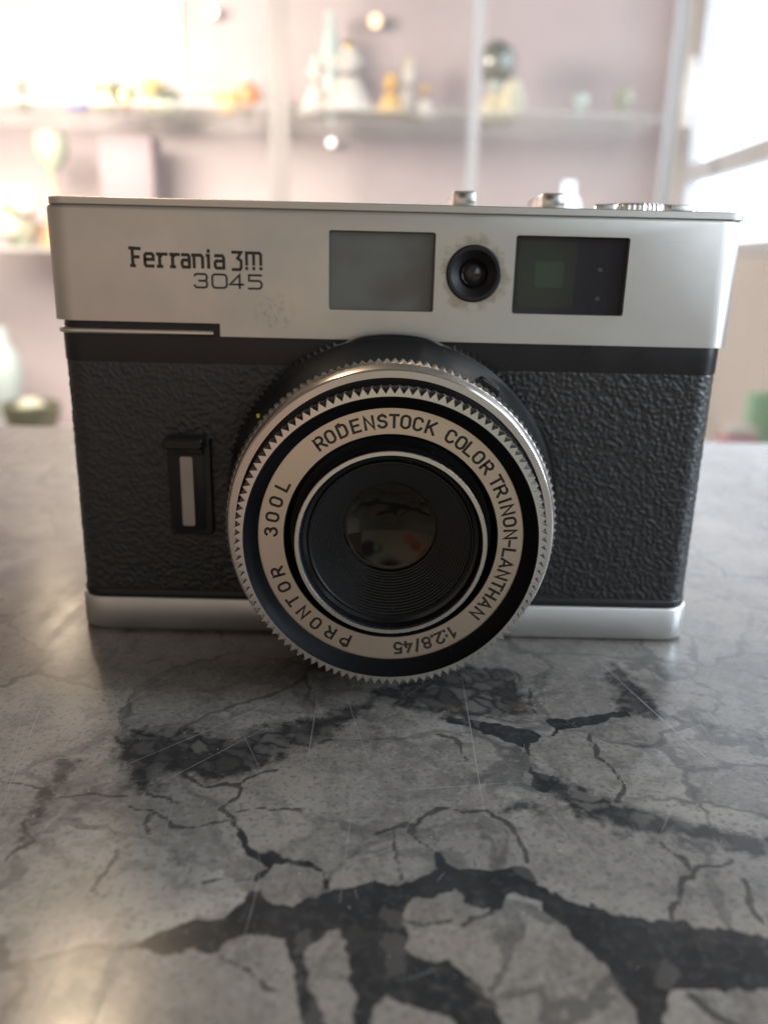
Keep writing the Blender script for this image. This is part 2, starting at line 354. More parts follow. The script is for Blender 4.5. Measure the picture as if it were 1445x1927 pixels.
cl = g.mix(g.mr(g.noise(p, 2600, 2, .6).outputs[0], .62, .70, 0, .5), cl, (.36, .35, .33))
far = g.mr(attr("crack"), 0, 8, .5, .95)            # beyond the surveyed patch the slab goes on with its own cracks
nat = g.math('MULTIPLY', g.math('MULTIPLY', g.mr(g.math('SUBTRACT', vore.outputs['Distance'], g.mr(g.noise(p, 60, 3).outputs[0], .45, .75, 0, .035)), .022, .006), g.mr(g.noise(p, 30, 2).outputs[0], .34, .46)), far)
cl = g.mix(g.math('MULTIPLY', nat, .65), cl, (.06, .057, .055))
farm = g.mr(attr("vein"), 40, 58)
bigv = g.math('MULTIPLY', g.mr(g.noise(warp, 14, 4, .55).outputs[0], .58, .62), farm)
cl = g.mix(g.math('MULTIPLY', bigv, .7), cl, (.05, .05, .05))
# breccia bands: small clasts in dark cement
br = g.mix(g.mr(g.math('ADD', vors.outputs['Distance'], g.mr(wob, .3, .7, -.12, .12)), .0, .22), (.026, .026, .027), g.mix(g.n('ShaderNodeSeparateColor', {0: vorsc.outputs['Color']}).outputs[0], (.04, .038, .036), (.15, .139, .126)))
br = g.mix(g.mr(g.noise(p, 100, 3, .6).outputs[0], .60, .68, 0, .55), br, (.105, .075, .05))
cl = g.mix(g.mr(g.math('ADD', attr("breccia"), g.math('MULTIPLY', wsum, 1.5)), 1.0, -1.6, 0, .93, True), cl, br)
ck = g.math('MULTIPLY', g.mr(g.math('ADD', attr("crack"), g.math('MULTIPLY', wsum, .15)), .30, .02, 0, 1, True), g.mr(wob, .3, .5, .8, 1))
cl = g.mix(g.math('MULTIPLY', ck, .85), cl, (.045, .042, .040))
dk = g.mix(g.mr(g.noise(p, 700, 4, .7).outputs[0], .5, .74, 0, .8), (.022, .023, .025), (.085, .082, .078))
dk = g.mix(g.mr(g.noise(p, 90, 3, .6).outputs[0], .58, .75, 0, .35), dk, (.11, .10, .085))
pc = g.math('MULTIPLY', g.mr(g.n('ShaderNodeSeparateColor', {0: vorsc.outputs['Color']}).outputs[1], .80, .83), g.mr(g.math('ADD', vors.outputs['Distance'], g.mr(wob2, .3, .7, -.08, .08)), .08, .16))
dk = g.mix(g.math('MULTIPLY', pc, .55), dk, (.12, .11, .10))
dk = g.mix(g.mr(g.noise(p, 60, 4, .6).outputs[0], .45, .62, 0, .5), dk, (.055, .054, .054))
vm = g.mr(g.math('ADD', attr("vein"), g.math('MULTIPLY', wsum, .36)), .10, -.20, 0, .97, True)
cl = g.mix(vm, cl, dk)
g.set('Base Color', cl)
rr = g.mr(g.noise(p, 45, 5, .65).outputs[0], .3, .7, .15, .27)
streak = g.noise(g.n('ShaderNodeMapping', {'Vector': p, 'Rotation': (0, 0, .5), 'Scale': (300, 14, 1)}).outputs[0], 1.0, 4, .7).outputs[0]
g.set('Roughness', g.math('ADD', rr, g.mr(streak, .5, .8, 0, .10)))
g.bump(g.noise(p, 900, 4, .6).outputs[0], .05, .0001)
me.materials.append(M_marble)
counter = bpy.data.objects.new("counter_top", me); COL.objects.link(counter)
tag(counter, "polished grey breccia marble counter top with dark veins", "counter", kind="structure")

# scratches and dust lying on the slab
M_scr = mat("scratch", (.62, .62, .62), .5); g = G(M_scr); g.b.inputs['Alpha'].default_value = .55
M_dust = mat("dust", (.65, .63, .6), .7)
mb = MB()
def scratch(a, b, wd, k=10, bend=0.0, mb=mb):
    a, b = Vector((*a, 0)), Vector((*b, 0)); d = (b - a); nrm = Vector((-d.y, d.x, 0)).normalized(); L_ = []; R_ = []
    scratch.z += .0008
    for i in range(k + 1):
        t = i / k; q = a + d * t + nrm * (bend * math.sin(PI * t)); ww = wd * (math.sin(PI * min(max(t, .03), .97)) ** .4) * random.uniform(.6, 1.3) / 2
        L_.append((q.x + nrm.x * ww, q.y + nrm.y * ww, scratch.z)); R_.append((q.x - nrm.x * ww, q.y - nrm.y * ww, scratch.z))
    mb.add(L_ + R_, [(i, i + 1, k + 2 + i, k + 1 + i) for i in range(k)])
scratch.z = .012
for a, b, wd in (((1175, 1290), (1352, 1447), .22), ((1120, 1240), (1180, 1295), .12), ((868, 1270), (910, 1525), .10), ((0, 1530), (92, 1300), .10), ((140, 1390), (335, 1262), .08), ((200, 1455), (560, 1300), .09),
                 ((650, 1620), (738, 1598), .12), ((722, 1490), (1000, 1470), .07), ((1040, 1470), (1420, 1425), .06), ((280, 1485), (520, 1360), .08), ((290, 1690), (330, 1500), .05), ((560, 1520), (600, 1290), .07),
                 ((0, 1720), (270, 1560), .07), ((460, 1760), (490, 1640), .06), ((650, 1300), (700, 1450), .06), ((1370, 1215), (1410, 1280), .1), ((980, 1590), (1130, 1560), .05), ((640, 1700), (660, 1540), .06), ((1170, 1640), (1205, 1590), .05)):
    scratch(px(*a), px(*b), wd, 14, random.uniform(-.4, .4))
for _ in range(120):
    x, y = random.uniform(-70, 80), random.uniform(-88, -4); a = random.choice((.45, .5, 1.9, 2.3, 1.2)) + random.gauss(0, .25); l = random.choice((1.5, 2, 3, 6, 12, 20)) * random.uniform(.5, 1.2)
    scratch((x, y), (x + l * math.cos(a), y + l * math.sin(a)), random.uniform(.025, .055), 8, random.uniform(-.3, .3))
so = mb.build("scratches", M_scr, counter, 0); so['kind'] = 'stuff'
mb = MB()
for i in range(420):
    x, y = random.uniform(-75, 85), random.uniform(-88, 10); r = random.choice((.05, .06, .08, .11)); z0 = .11 + i * 2e-5; a0 = random.uniform(0, 3)
    mb.add([(x + r * random.uniform(.5, 1.3) * math.cos(a0 + k * 1.05), y + r * random.uniform(.5, 1.3) * math.sin(a0 + k * 1.05), z0) for k in range(6)] + [(x, y, z0 + r * .6)], [(k, (k + 1) % 6, 6) for k in range(6)])
do = mb.build("dust", M_dust, counter, 0); do['kind'] = 'stuff'

# ------------------------------------------------------------------ the photographic camera
body = empty("compact_camera")
tag(body, "vintage silver and black 35 mm camera standing on the marble counter", "camera")
BY = 31.0
# bottom plate
mb = MB(); X0, X1, R = -59.4, 59.2, 5.0
mb.loft([rrect(X0 + i, X1 - i, .1 + i, BY - i, R - i * .5, z) for i, z in ((.8, 0.0), (.5, .2), (.12, .5), (0, .75), (0, 6.62), (.08, 6.82), (.28, 6.95))])
mb.build("bottom_plate", M_base, body, 50)
# black chassis: lower and upper trim bands
mb = MB(); mb.loft([rrect(-58.9 + i, 58.7 - i, .35 + i, BY - .5, 4.6, z) for i, z in ((.5, 6.97), (0, 7.3), (0, 8.2), (.25, 8.6))])
mb.build("lower_trim", M_trim, body)
mb = MB(); mb.loft([rrect(-58.9 + i, 58.7 - i, .45 + i, BY - .5, 4.6, z) for i, z in ((.5, 51.2), (.05, 51.7), (0, 52.2), (0, 56.2), (.3, 58.9))])
mb.build("upper_trim", M_trim, body)
mb = MB(); mb.loft([rrect(-57.0, 56.8, 1.9, BY - 2, 4.0, z) for z in (8.4, 51.4)]); mb.build("chassis", M_black, body)
# leatherette: a displaced skin round the front and both ends
def leather():
    path = []; R = 4.4; xl, xr, yf = -58.55, 58.35, .55
    for y in np.arange(BY - 1.5, yf + R, -.5): path.append((xl, y, -1, 0))
    for a in np.arange(180, 270, 4.0): path.append((xl + R + R * math.cos(math.radians(a)), yf + R + R * math.sin(math.radians(a)), math.cos(math.radians(a)), math.sin(math.radians(a))))
    for x in np.arange(xl + R, xr - R, .21): path.append((x, yf, 0, -1))
    for a in np.arange(270, 360, 4.0): path.append((xr - R + R * math.cos(math.radians(a)), yf + R + R * math.sin(math.radians(a)), math.cos(math.radians(a)), math.sin(math.radians(a))))
    for y in np.arange(yf + R, BY - 1.5, .5): path.append((xr, y, 1, 0))
    zs = np.arange(8.3, 52.0, .21); vs = []; s = 0; ss = [0]
    for i in range(1, len(path)): s += math.hypot(path[i][0] - path[i - 1][0], path[i][1] - path[i - 1][1]); ss.append(s)
    ca, sa = math.cos(.75), math.sin(.75)
    for (x, y, nx_, ny_), s in zip(path, ss):
        for z in zs:
            a = s * ca - z * sa; b = s * sa + z * ca
            wv = noise.noise_vector(Vector((s * .35, z * .35, 3)))
            v = Vector((a * 1.15 + wv.x * .3, b * 1.85 + wv.y * .3, wv.z * .2))
            d = noise.voronoi(v)[0]; h = 1 - min(1.0, d[0] * 1.25); h = h * h * (3 - 2 * h)
            h = .21 * h + .05 * noise.noise(Vector((a * 1.1, b * 2.6, 7))) 
            e = min(1.0, (z - 8.3) / .5, (51.9 - z) / .5); h = h * max(e, 0) 
            vs.append(((x + nx_ * h) , (y + ny_ * h), z))
    n, m_ = len(path), len(zs); fs = [(i * m_ + k, (i + 1) * m_ + k, (i + 1) * m_ + k + 1, i * m_ + k + 1) for i in range(n - 1) for k in range(m_ - 1)]
    return MB().add(vs, fs)
leather().build("leatherette_cover", M_leather, body, 80)

# top cover with recessed window openings
mb = MB()
lv = [(0, 58.7), (0, 76.9), (.06, 77.25), (.2, 77.5), (.4, 77.6)]
mb.loft([rrect(-59.8 + i, 59.6 - i, i, BY - i, 4.8 - i * .3, z, 10) for i, z in lv])
mb2 = MB(); mb2.loft([rrect(-30.0, 59.6, 0, BY, 4.8, z, 10, (0, 1, 1, 0)) for z in (56.5, 58.7)], True, True)
top = mb.build("top_cover", M_top, body, 0)
low = mb2.build("low", M_top, None, 0)
b = top.modifiers.new('u', 'BOOLEAN'); b.operation = 'UNION'; b.object = low; b.solver = 'EXACT'; bake(top); bpy.data.objects.remove(low)
cut = MB()
def opening(x0, x1, z0, z1, mb):
    mb.loft([rrect_xz(x0 - .25, x1 + .25, z0 - .25, z1 + .25, .5, -.3), rrect_xz(x0, x1, z0, z1, .35, .28), rrect_xz(x0, x1, z0, z1, .35, 3.5)])
opening(-11.05, 6.75, 61.62, 74.38, cut); opening(20.5, 39.5, 61.68, 74.28, cut)
boolean(top, cut.build("cut", M_top, None, 0))
cut = MB(); cut.loft([[(13.55 + 4.75 * math.cos(2 * PI * i / 48), y, 68.0 + 4.75 * math.sin(2 * PI * i / 48)) for i in range(48)] for y in (-1, 3.5)])
boolean(top, cut.build("cut", M_top, None, 0))
finish(top.data, 28)
# flat lid of the top cover, a hair proud of it
mb = MB(); mb.loft([rrect(-58.9 + i, 59.3 - i, -.02 + i, BY + .1 - i, 3.4, z, 10) for i, z in ((.12, 77.62), (0, 77.74), (0, 78.72), (.13, 78.85))]); mb.build("top_lid", M_top, body, 45)
# thin bright latch strip in the step under the left half
mb = MB(); mb.loft([rrect(-59.2 + i, -31.2 - i * .4, -.05 + i, 9, 3.8, z, 8, (1, 0, 0, 0)) for i, z in ((.45, 56.42), (.1, 56.6), (0, 56.95), (.1, 57.3), (.45, 57.5))])
mb.build("latch_strip", M_chrome, body, 60)
# window panes and light cell
mb = MB(); mb.loft([rrect_xz(-11.0, 6.7, 61.66, 74.34, .35, y) for y in (.75, 1.4)]); mb.build("frosted_window", M_frost, body, 30)
vf = MB().loft([rrect_xz(20.55, 39.45, 61.72, 74.24, .35, y) for y in (.8, 1.5)]).build("viewfinder_window", M_glassd, body, 30)
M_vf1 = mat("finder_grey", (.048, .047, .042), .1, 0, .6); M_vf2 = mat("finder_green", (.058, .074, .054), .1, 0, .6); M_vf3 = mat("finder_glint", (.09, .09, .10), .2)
MB().loft([rrect_xz(21.2, 31.0, 62.6, 73.6, .8, y) for y in (.79, .76)]).build("finder_grey_reflection", M_vf1, vf, 30)  # paler reflection on the left half of the pane, painted as a plate
MB().loft([rrect_xz(24.0, 29.0, 66.0, 70.3, .5, y) for y in (.75, .72)]).build("finder_green_reflection", M_vf2, vf, 30)  # green reflection in the pane, painted as a small plate
for gz in (68.8, 64.0): MB().loft([rrect_xz(34.8, 35.6, gz, gz + .7, .3, y) for y in (.79, .76)]).build("finder_painted_glint", M_vf3, vf, 30)  # two glints on the glass, painted as pale dots
ex, ez = 13.55, 68.0
eye = ring([(0.01, 1.9), (2.3, 1.8), (2.5, .9), (3.3, .2), (3.9, -.45), (4.45, -.5), (4.72, -.25), (4.74, 2.5)], 64, lx=ex, lz=ez).build("light_cell", M_eye, body, 30)
ring([(0.01, .55), (.5, .62), (1.0, .75), (1.5, 1.05), (1.75, 1.4)], 48, lx=ex, lz=ez).build("cell_lens", M_glassd, eye, 60)
ring([(1.75, 1.0), (1.95, .85), (2.15, 1.0), (2.2, 1.5)], 48, lx=ex, lz=ez).build("cell_rim", M_shine, eye, 60)
# accessory shoe, counter dial and advance lever on the top
shoe = MB().box(10.6, 30.7, 11, 29, 78.86, 79.3).build("accessory_shoe", M_chrome, body, 30, bevel=.15)
for a, b_ in ((10.4, 14.5), (26.5, 30.7)):
    m2 = MB(); m2.box(a, b_, 12, 28, 79.32, 82.3); m2.build("shoe_rail", M_chrome, shoe, 30, bevel=.4)
n = 90; dial = MB()
rs = lambda r, z, k: [(44.2 + (r - (k if i % 2 else 0)) * math.cos(2 * PI * i / n), 17.0 + (r - (k if i % 2 else 0)) * math.sin(2 * PI * i / n), z) for i in range(n)]
dial.loft([rs(6.6, 78.87, .2), rs(6.6, 80.5, .2), rs(6.3, 80.8, .1), rs(5.6, 80.95, 0)]); dial.build("counter_dial", M_chrome, body, 25)
MB().loft([rrect(36.0, 40.5, 11.5, 14.5, 1.2, z) for z in (78.87, 80.6)]).build("release_button", M_chrome, body, 30, bevel=.2)
MB().loft([rrect(47.6, 55.5, 12.2, 24, 2.4, z) for z in (79.0, 80.9, )]).build("advance_lever", M_chrome, body, 30, bevel=.3)

# front shutter release: black housing, push key and grey slot strip
hs = MB().loft([rrect_xz(-40.4 + i, -32.4 - i, 20.0 + i, 39.0 - i, .8, y) for i, y in ((0, .9), (0, .05), (.25, -.15))]).build("release_housing", M_black, body, 30)
MB().loft([rrect_xz(-39.5, -33.7, 21.0, 36.4, .5, y) for y in (-.14, -.3)]).build("slot_frame", M_black, hs, 30, bevel=.06)
MB().loft([rrect_xz(-38.0, -35.75, 21.9, 35.0, .35, y) for y in (-.31, -.62)]).build("slot_strip", satin("grey_strip", (.46, .43, .41), .42, .1), hs, 30)
MB().loft([rrect_xz(-40.2 + i, -33.1 - i, 36.9 + i, 38.8 - i, .4, y) for i, y in ((0, -.12), (0, -3.2), (.3, -3.6))]).build("release_key", M_trim, hs, 30)
MB().loft([rrect_xz(-38.9, -33.6, 35.6, 36.8, .3, y) for y in (-.32, -1.7)]).build("key_stem", M_black, hs, 30, bevel=.2)

# ---- lens
lens_base = ring([(28.6, 1.2), (28.6, -1.2), (28.3, -1.7), (27.8, -1.9), (27.4, -2.4)], 200).build("lens_mount", M_shine, body, 25)
# black speed ring with diamond knurl and smooth stretches
mb = ring([(27.6, -1.6), (28.7, -2.2), (28.85, -2.6), (28.85, -6.0), (28.6, -6.5), (28.0, -7.4), (26.3, -17.4), (25.3, -17.8)], 240)
def knurled(a): a %= 360; return 37 < a < 71 or 108 < a < 165 or 200 < a < 350 or a < 4
nd = 150
for i in range(nd):
    a = 360 * i / nd
    if not knurled(a): continue
    for yy, off in ((-4.3, 0.0),):
        ar = math.radians(a); da = math.radians(360 / nd * .5); pts = []
        for (dr, dy, dt) in ((0, -1.75, 0), (0, 0, da), (0, 1.75, 0), (0, 0, -da), (.75, 0, 0)):
            r = 28.82 + dr; pts.append((LX + r * math.cos(ar + dt), yy + dy, LZ + r * math.sin(ar + dt)))
        mb.add(pts, [(0, 1, 4), (1, 2, 4), (2, 3, 4), (3, 0, 4)])
sr = mb.build("speed_ring", M_lblack, lens_base, 25)
# raised smooth saddle at the top of the speed ring and the pointed guard beside it
def arc_block(a0, a1, r0_, r1_, y0, y1, k=24):
    m = MB(); L_ = []
    for i in range(k + 1):
        a = math.radians(a0 + (a1 - a0) * i / k); t = min(1, 4 * min(i / k, 1 - i / k)); t = t * t * (3 - 2 * t); r1 = r0_ + (r1_ - r0_) * max(t, .02)
        L_.append([(LX + r * math.cos(a), y, LZ + r * math.sin(a)) for r, y in ((r0_, y0), (r1 - .35 * t, y0), (r1, y0 + .5), (r1, y1), (r0_, y1))])
    return m.loft(L_)
arc_block(70, 110, 28.7, 29.25, -6.2, -2.0).build("ring_saddle", M_shine, lens_base, 40)
arc_block(-6, 34, 28.4, 30.3, -2.4, -1.2).build("mount_lip", M_shine, lens_base, 40)
arc_block(50, 63, 25.6, 27.7, -16.6, -15.2).build("ring_pointer", M_shine, lens_base, 40)
MB().box(-.22, .22, -.25, .25, -.28, .28).build("yellow_mark", M_yellow, lens_base, 0).location = Vector((LX + 27.25 * math.cos(math.radians(140.5)), -18.6, LZ + 27.25 * math.sin(math.radians(140.5)))) * MM
# silver focusing ring: toothed edge, cone, worn bright lip, flat face
def toothed(n, ph, r_hi, r_lo, flat=0.0):
    """radius list of a saw-toothed contour: peak / valley pairs"""
    out = []
    for i in range(n):
        a = 2 * PI * (i + ph) / n; h = PI / n
        if flat: out += [(a - flat * h, r_hi), (a + flat * h, r_hi), (a + h, r_lo)]
        else: out += [(a, r_hi), (a + h, r_lo)]
    return out
def contour(c, y, k=1.0): return [(LX + r * k * math.cos(a), y, LZ + r * k * math.sin(a)) for a, r in c]
nt_ = 132
tf = toothed(nt_, 0, 26.75, 26.2); tr = toothed(nt_, 0, 26.55, 26.0)
mb = MB()
mb.loft([contour(toothed(nt_, 0, 25.8, 25.8), -17.6), contour(tr, -17.9), contour(tf, -18.3), contour(tf, -20.7), contour(toothed(nt_, 0, 26.3, 26.18), -21.4), contour(toothed(nt_, 0, 26.16, 26.16), -21.5)], False, False)
mb.build("focus_ring", M_ring, lens_base, 25)
fr = COL.objects["focus_ring"]
ring([(26.16, -21.45), (25.9, -23.1), (25.66, -23.6)], 220).build("ring_cone", M_ring, fr, 40)
ring([(25.68, -23.56), (25.56, -23.86), (25.4, -23.98)], 220).build("bright_lip", M_chrome, fr, 60)
ring([(25.42, -23.97), (24.4, -24.05), (24.25, -23.85), (24.1, -22.4)], 220).build("ring_face", M_ring, fr, 40)
ring([(24.2, -22.5), (23.0, -22.5), (22.8, -22.9), (22.8, -26.0)], 160).build("dark_gap", M_lblack, lens_base, 30)
fr.scale = (.988, 1, .988); fr.location = Vector((LX * .012, 0, LZ * .012 + .32)) * MM      # sits a touch high on the mount
# front ring with triangular grips
ng = 112; fl = .05
cf = toothed(ng, .5, 23.6, 22.62, fl); cb = toothed(ng, .5, 23.62, 23.1, fl); cbb = toothed(ng, .5, 23.62, 23.5, fl)
mb = MB(); n_ = len(cf)
inner = [(a, 22.26) for a, r in cf]
mb.loft([contour(inner, -28.2), contour(cf, -28.15)], False, False, True, 0)
mb.loft([contour(cf, -28.15), contour(cb, -26.7)], False, False, True, 1)
mb.loft([contour(cb, -26.7), contour(cbb, -25.9)], False, False, True, 1)
mb.loft([contour(cbb, -25.9), contour([(a, 23.3) for a, r in cf], -25.5), contour([(a, 22.8) for a, r in cf], -25.4)], False, False, True, 0)
front = mb.build("front_ring", [M_ringw, M_groove], lens_base, 20)
# tooth crests stay bright metal
cr = MB()
for i in range(ng):
    a = 2 * PI * (i + .5) / ng; h = PI / ng * .09; P = []
    for y, r in ((-28.16, 23.63), (-25.85, 23.65)):
        for s in (-1, 1): P.append((LX + r * math.cos(a + s * h), y, LZ + r * math.sin(a + s * h)))
    for y, r in ((-28.16, 23.3), (-25.85, 23.45)): P.append((LX + r * math.cos(a), y, LZ + r * math.sin(a)))
    cr.add(P, [(0, 1, 3, 2), (0, 4, 1), (2, 3, 5), (1, 4, 5, 3), (0, 2, 5, 4)])
cr.build("grip_crests", M_ringw, front, 0)
ring([(22.28, -28.22), (22.15, -28.05), (21.9, -27.6), (20.32, -26.35), (20.26, -26.05)], 220).build("black_bevel", plastic("matt_black", (.005, .005, .006), .42, .1, .15), front, 40)
plate = ring([(20.3, -26.0), (16.4, -26.0)], 220).build("name_ring", M_plate, front, 0)
ring([(16.44, -26.03), (16.3, -25.8), (15.9, -24.6), (15.6, -23.6), (14.46, -23.4)], 200).build("black_recess", M_lblack, front, 30)
barrel = ring([(14.47, -23.3), (14.5, -28.5), (14.45, -28.75)], 200).build("lens_barrel", M_shine, front, 30)
ring([(14.47, -28.72), (14.38, -28.92), (13.82, -28.92), (13.72, -28.75), (13.68, -28.2)], 200).build("bright_rim", M_ringw, barrel, 40)
ring([(13.68, -28.3), (13.5, -28.0), (13.3, -27.3), (12.75, -27.1), (12.5, -27.5), (12.3, -27.5)], 200).build("inner_ring", M_shine, barrel, 30)
prof = [(12.35, -27.5)]
k_ = 15
for i in range(k_):
    t0, t1 = i / k_, (i + 1) / k_
    ra, rb = 12.15 - 4.6 * t0, 12.15 - 4.6 * t1; ya, yb = -27.2 + 7.0 * t0, -27.2 + 7.0 * t1
    prof += [(ra, ya), (ra - .03, ya + (yb - ya) * .82), (rb, yb - (yb - ya) * .10)]
prof += [(7.5, -20.1), (7.45, -19.8)]
ring(prof, 160).build("grooved_cone", M_lblack, barrel, 18)
cap_ = lambda R_, y0, sgn: [(max(7.5 * k / 12, .01), y0 + sgn * (R_ - math.sqrt(R_ * R_ - (7.5 * k / 12) ** 2))) for k in range(12, -1, -1)]
ring([(7.5, -20.1), (7.4, -19.1)], 96).build("lens_tube", M_lblack, barrel, 80)
ring([(7.45, -19.2)] + [(r * .985, y) for r, y in cap_(24, -18.0, -1)], 96).build("front_lens", M_glasse, barrel, 80)

# ---- lettering as single-stroke glyphs
def arc(cx, cz, rx, rz, a0, a1, n=12): return [(cx + rx * math.cos(math.radians(a0 + (a1 - a0) * i / n)), cz + rz * math.sin(math.radians(a0 + (a1 - a0) * i / n))) for i in range(n + 1)]
def stadium(w_, h_=1.0, r=None):
    r = r or w_ / 2; P = arc(w_ - r, h_ - r, r, r, 0, 90, 12) + arc(r, h_ - r, r, r, 90.01, 180, 12) + arc(r, r, r, r, 180, 270, 12) + arc(w_ - r, r, r, r, 270.01, 360, 12); return P + [P[0]]
bowl = lambda z0, z1, w_: arc(w_ - (z1 - z0) / 2, (z0 + z1) / 2, (z1 - z0) / 2, (z1 - z0) / 2, 90, -90, 8)
DIN = {
 'R': (.62, [[(0, 0), (0, 1), (.34, 1)] + bowl(.46, 1, .60) + [(0, .46)], [(.30, .46), (.62, 0)]]),
 'P': (.62, [[(0, 0), (0, 1), (.34, 1)] + bowl(.44, 1, .62) + [(0, .44)]]),
 'O': (.60, [stadium(.60)]), '0': (.58, [stadium(.58)]),
 'D': (.60, [[(.3, 0), (0, 0), (0, 1), (.3, 1)] + arc(.3, .7, .3, .3, 90, 0, 6) + arc(.3, .3, .3, .3, 0, -90, 6)]),
 'E': (.54, [[(.54, 1), (0, 1), (0, 0), (.54, 0)], [(0, .52), (.46, .52)]]),
 'N': (.60, [[(0, 0), (0, 1), (.60, 0), (.60, 1)]]),
 'S': (.58, [arc(.29, .73, .28, .27, 25, 90, 5) + arc(.29, .76, .27, .24, 90, 250, 8) + arc(.31, .26, .27, .26, 75, -90, 8) + arc(.29, .27, .29, .27, -90, -160, 5)]),
 'T': (.60, [[(0, 1), (.60, 1)], [(.30, 1), (.30, 0)]]),
 'C': (.58, [arc(.29, .72, .29, .28, 15, 180, 9) + arc(.29, .28, .29, .28, 180, 345, 9)]),
 'K': (.60, [[(0, 0), (0, 1)], [(.58, 1), (.02, .38)], [(.2, .58), (.60, 0)]]),
 'L': (.54, [[(0, 1), (0, 0), (.54, 0)]]), 'I': (.02, [[(0, 0), (0, 1)]]),
 'A': (.64, [[(0, 0), (.32, 1), (.64, 0)], [(.11, .30), (.53, .30)]]),
 'H': (.58, [[(0, 0), (0, 1)], [(.58, 0), (.58, 1)], [(0, .5), (.58, .5)]]),
 '-': (.40, [[(0, .45), (.40, .45)]]),
 '1': (.24, [[(0, .76), (.24, 1), (.24, 0)]]), ':': (.05, [[(0, .0), (0, .10)], [(0, .52), (0, .62)]]), '.': (.05, [[(0, 0), (0, .10)]]),
 '2': (.56, [arc(.28, .72, .28, .28, 170, -20, 9) + [(.0, 0), (.56, 0)]]),
 '8': (.56, [arc(.28, .76, .24, .24, 0, 360, 16), arc(.28, .27, .28, .27, 0, 360, 16)]),
 '/': (.30, [[(0, -.05), (.30, 1.05)]]),
 '4': (.58, [[(.36, 1), (0, .25), (.58, .25)], [(.42, .52), (.42, 0)]]),
 '5': (.56, [[(.52, 1), (.08, 1), (.05, .56)] + arc(.27, .33, .29, .33, 120, -150, 10)]),
 '3': (.56, [arc(.27, .77, .25, .23, 160, -70, 9) + arc(.27, .28, .29, .28, 75, -165, 9)]),
}
def ribbon(P, wd, cap=.5):
    """polyline -> mitred flat strip; returns left and right edges"""
    P = [Vector(q) for q in P]; closed = (P[0] - P[-1]).length < 1e-6; n = len(P)
    if cap and not closed:
        P[0] = P[0] + (P[0] - P[1]).normalized() * wd * cap; P[-1] = P[-1] + (P[-1] - P[-2]).normalized() * wd * cap
    L_, R_ = [], []
    for i in range(n):
        a = P[i - 1] if i > 0 else (P[-2] if closed else None); b = P[i + 1] if i < n - 1 else (P[1] if closed else None)
        d0 = (P[i] - a).normalized() if a is not None else None; d1 = (b - P[i]).normalized() if b is not None else None
        if d0 is None: d0 = d1
        if d1 is None: d1 = d0
        t = (d0 + d1); t = t.normalized() if t.length > 1e-6 else d1
        nn = Vector((-t.y, t.x)); c = max(abs(nn.dot(Vector((-d1.y, d1.x)))), .42); nn = nn * (wd / 2 / c)
        L_.append(P[i] + nn); R_.append(P[i] - nn)
    return L_, R_
class Ink(MB):
    lift = 0.0
    def stroke(s, P, wd, f, cap=.5):
        s.lift += .0012; L_, R_ = ribbon(P, wd, cap); k = len(L_)
        s.add([f(q, s.lift) for q in L_] + [f(q, s.lift) for q in R_], [(i, i + 1, k + i + 1, k + i) for i in range(k - 1)])
CAP = 1.80; SW = .37
def ring_text(items, name="lettering"):
    ink = Ink()
    for ch, deg, rad in items:
        wd_, strokes = DIN[ch]; a = math.radians(deg)
        er = Vector((math.cos(a), math.sin(a))); et = Vector((math.sin(a), -math.cos(a))); c = er * 18.32
        def f(q, lift): 
            u_ = (q.x - wd_ / 2) * CAP * 1.12; v_ = (q.y - .5) * CAP; r_ = c + et * u_ + er * v_
            return (LX + r_.x, -26.012 - lift * .25, LZ + r_.y)
        for st in strokes: ink.stroke([(x, y) for x, y in st], SW / CAP, f, .45)
    return ink.build(name, M_ink, plate, 0)
W1 = [('R', 126.2), ('O', 120.6), ('D', 114.3), ('E', 107.8), ('N', 101.4), ('S', 95.3), ('T', 89.8), ('O', 84.5), ('C', 78.7), ('K', 72.5)]
W2_ = [('C', 62.4), ('O', 56.7), ('L', 51.6), ('O', 45.9), ('R', 39.6)]
W3 = [('T', 31.6), ('R', 26.2), ('I', 21.0), ('N', 16.2), ('O', 10.2), ('N', 3.9), ('-', -.8), ('L', -5.6), ('A', -11.1), ('N', -17.2), ('T', -22.9), ('H', -28.2), ('A', -34.2), ('N', -40.6)]
W4 = [('1', -56.2), (':', -59.9), ('2', -63.4), ('.', -66.9), ('8', -70.2), ('/', -75.1), ('4', -79.9), ('5', -84.8)]
W5 = [('P', -111.8), ('R', -120.2), ('O', -128.8), ('N', -137.2), ('T', -145.2), ('O', -153.4), ('R', -161.8)]
W6 = [('3', 177.4), ('0', 170.0), ('0', 162.2)]
W7 = [('L', 153.6)]
for wd in (W1, W2_, W3, W4, W5, W6, W7): ring_text([(c, a, 18.3) for c, a in wd])

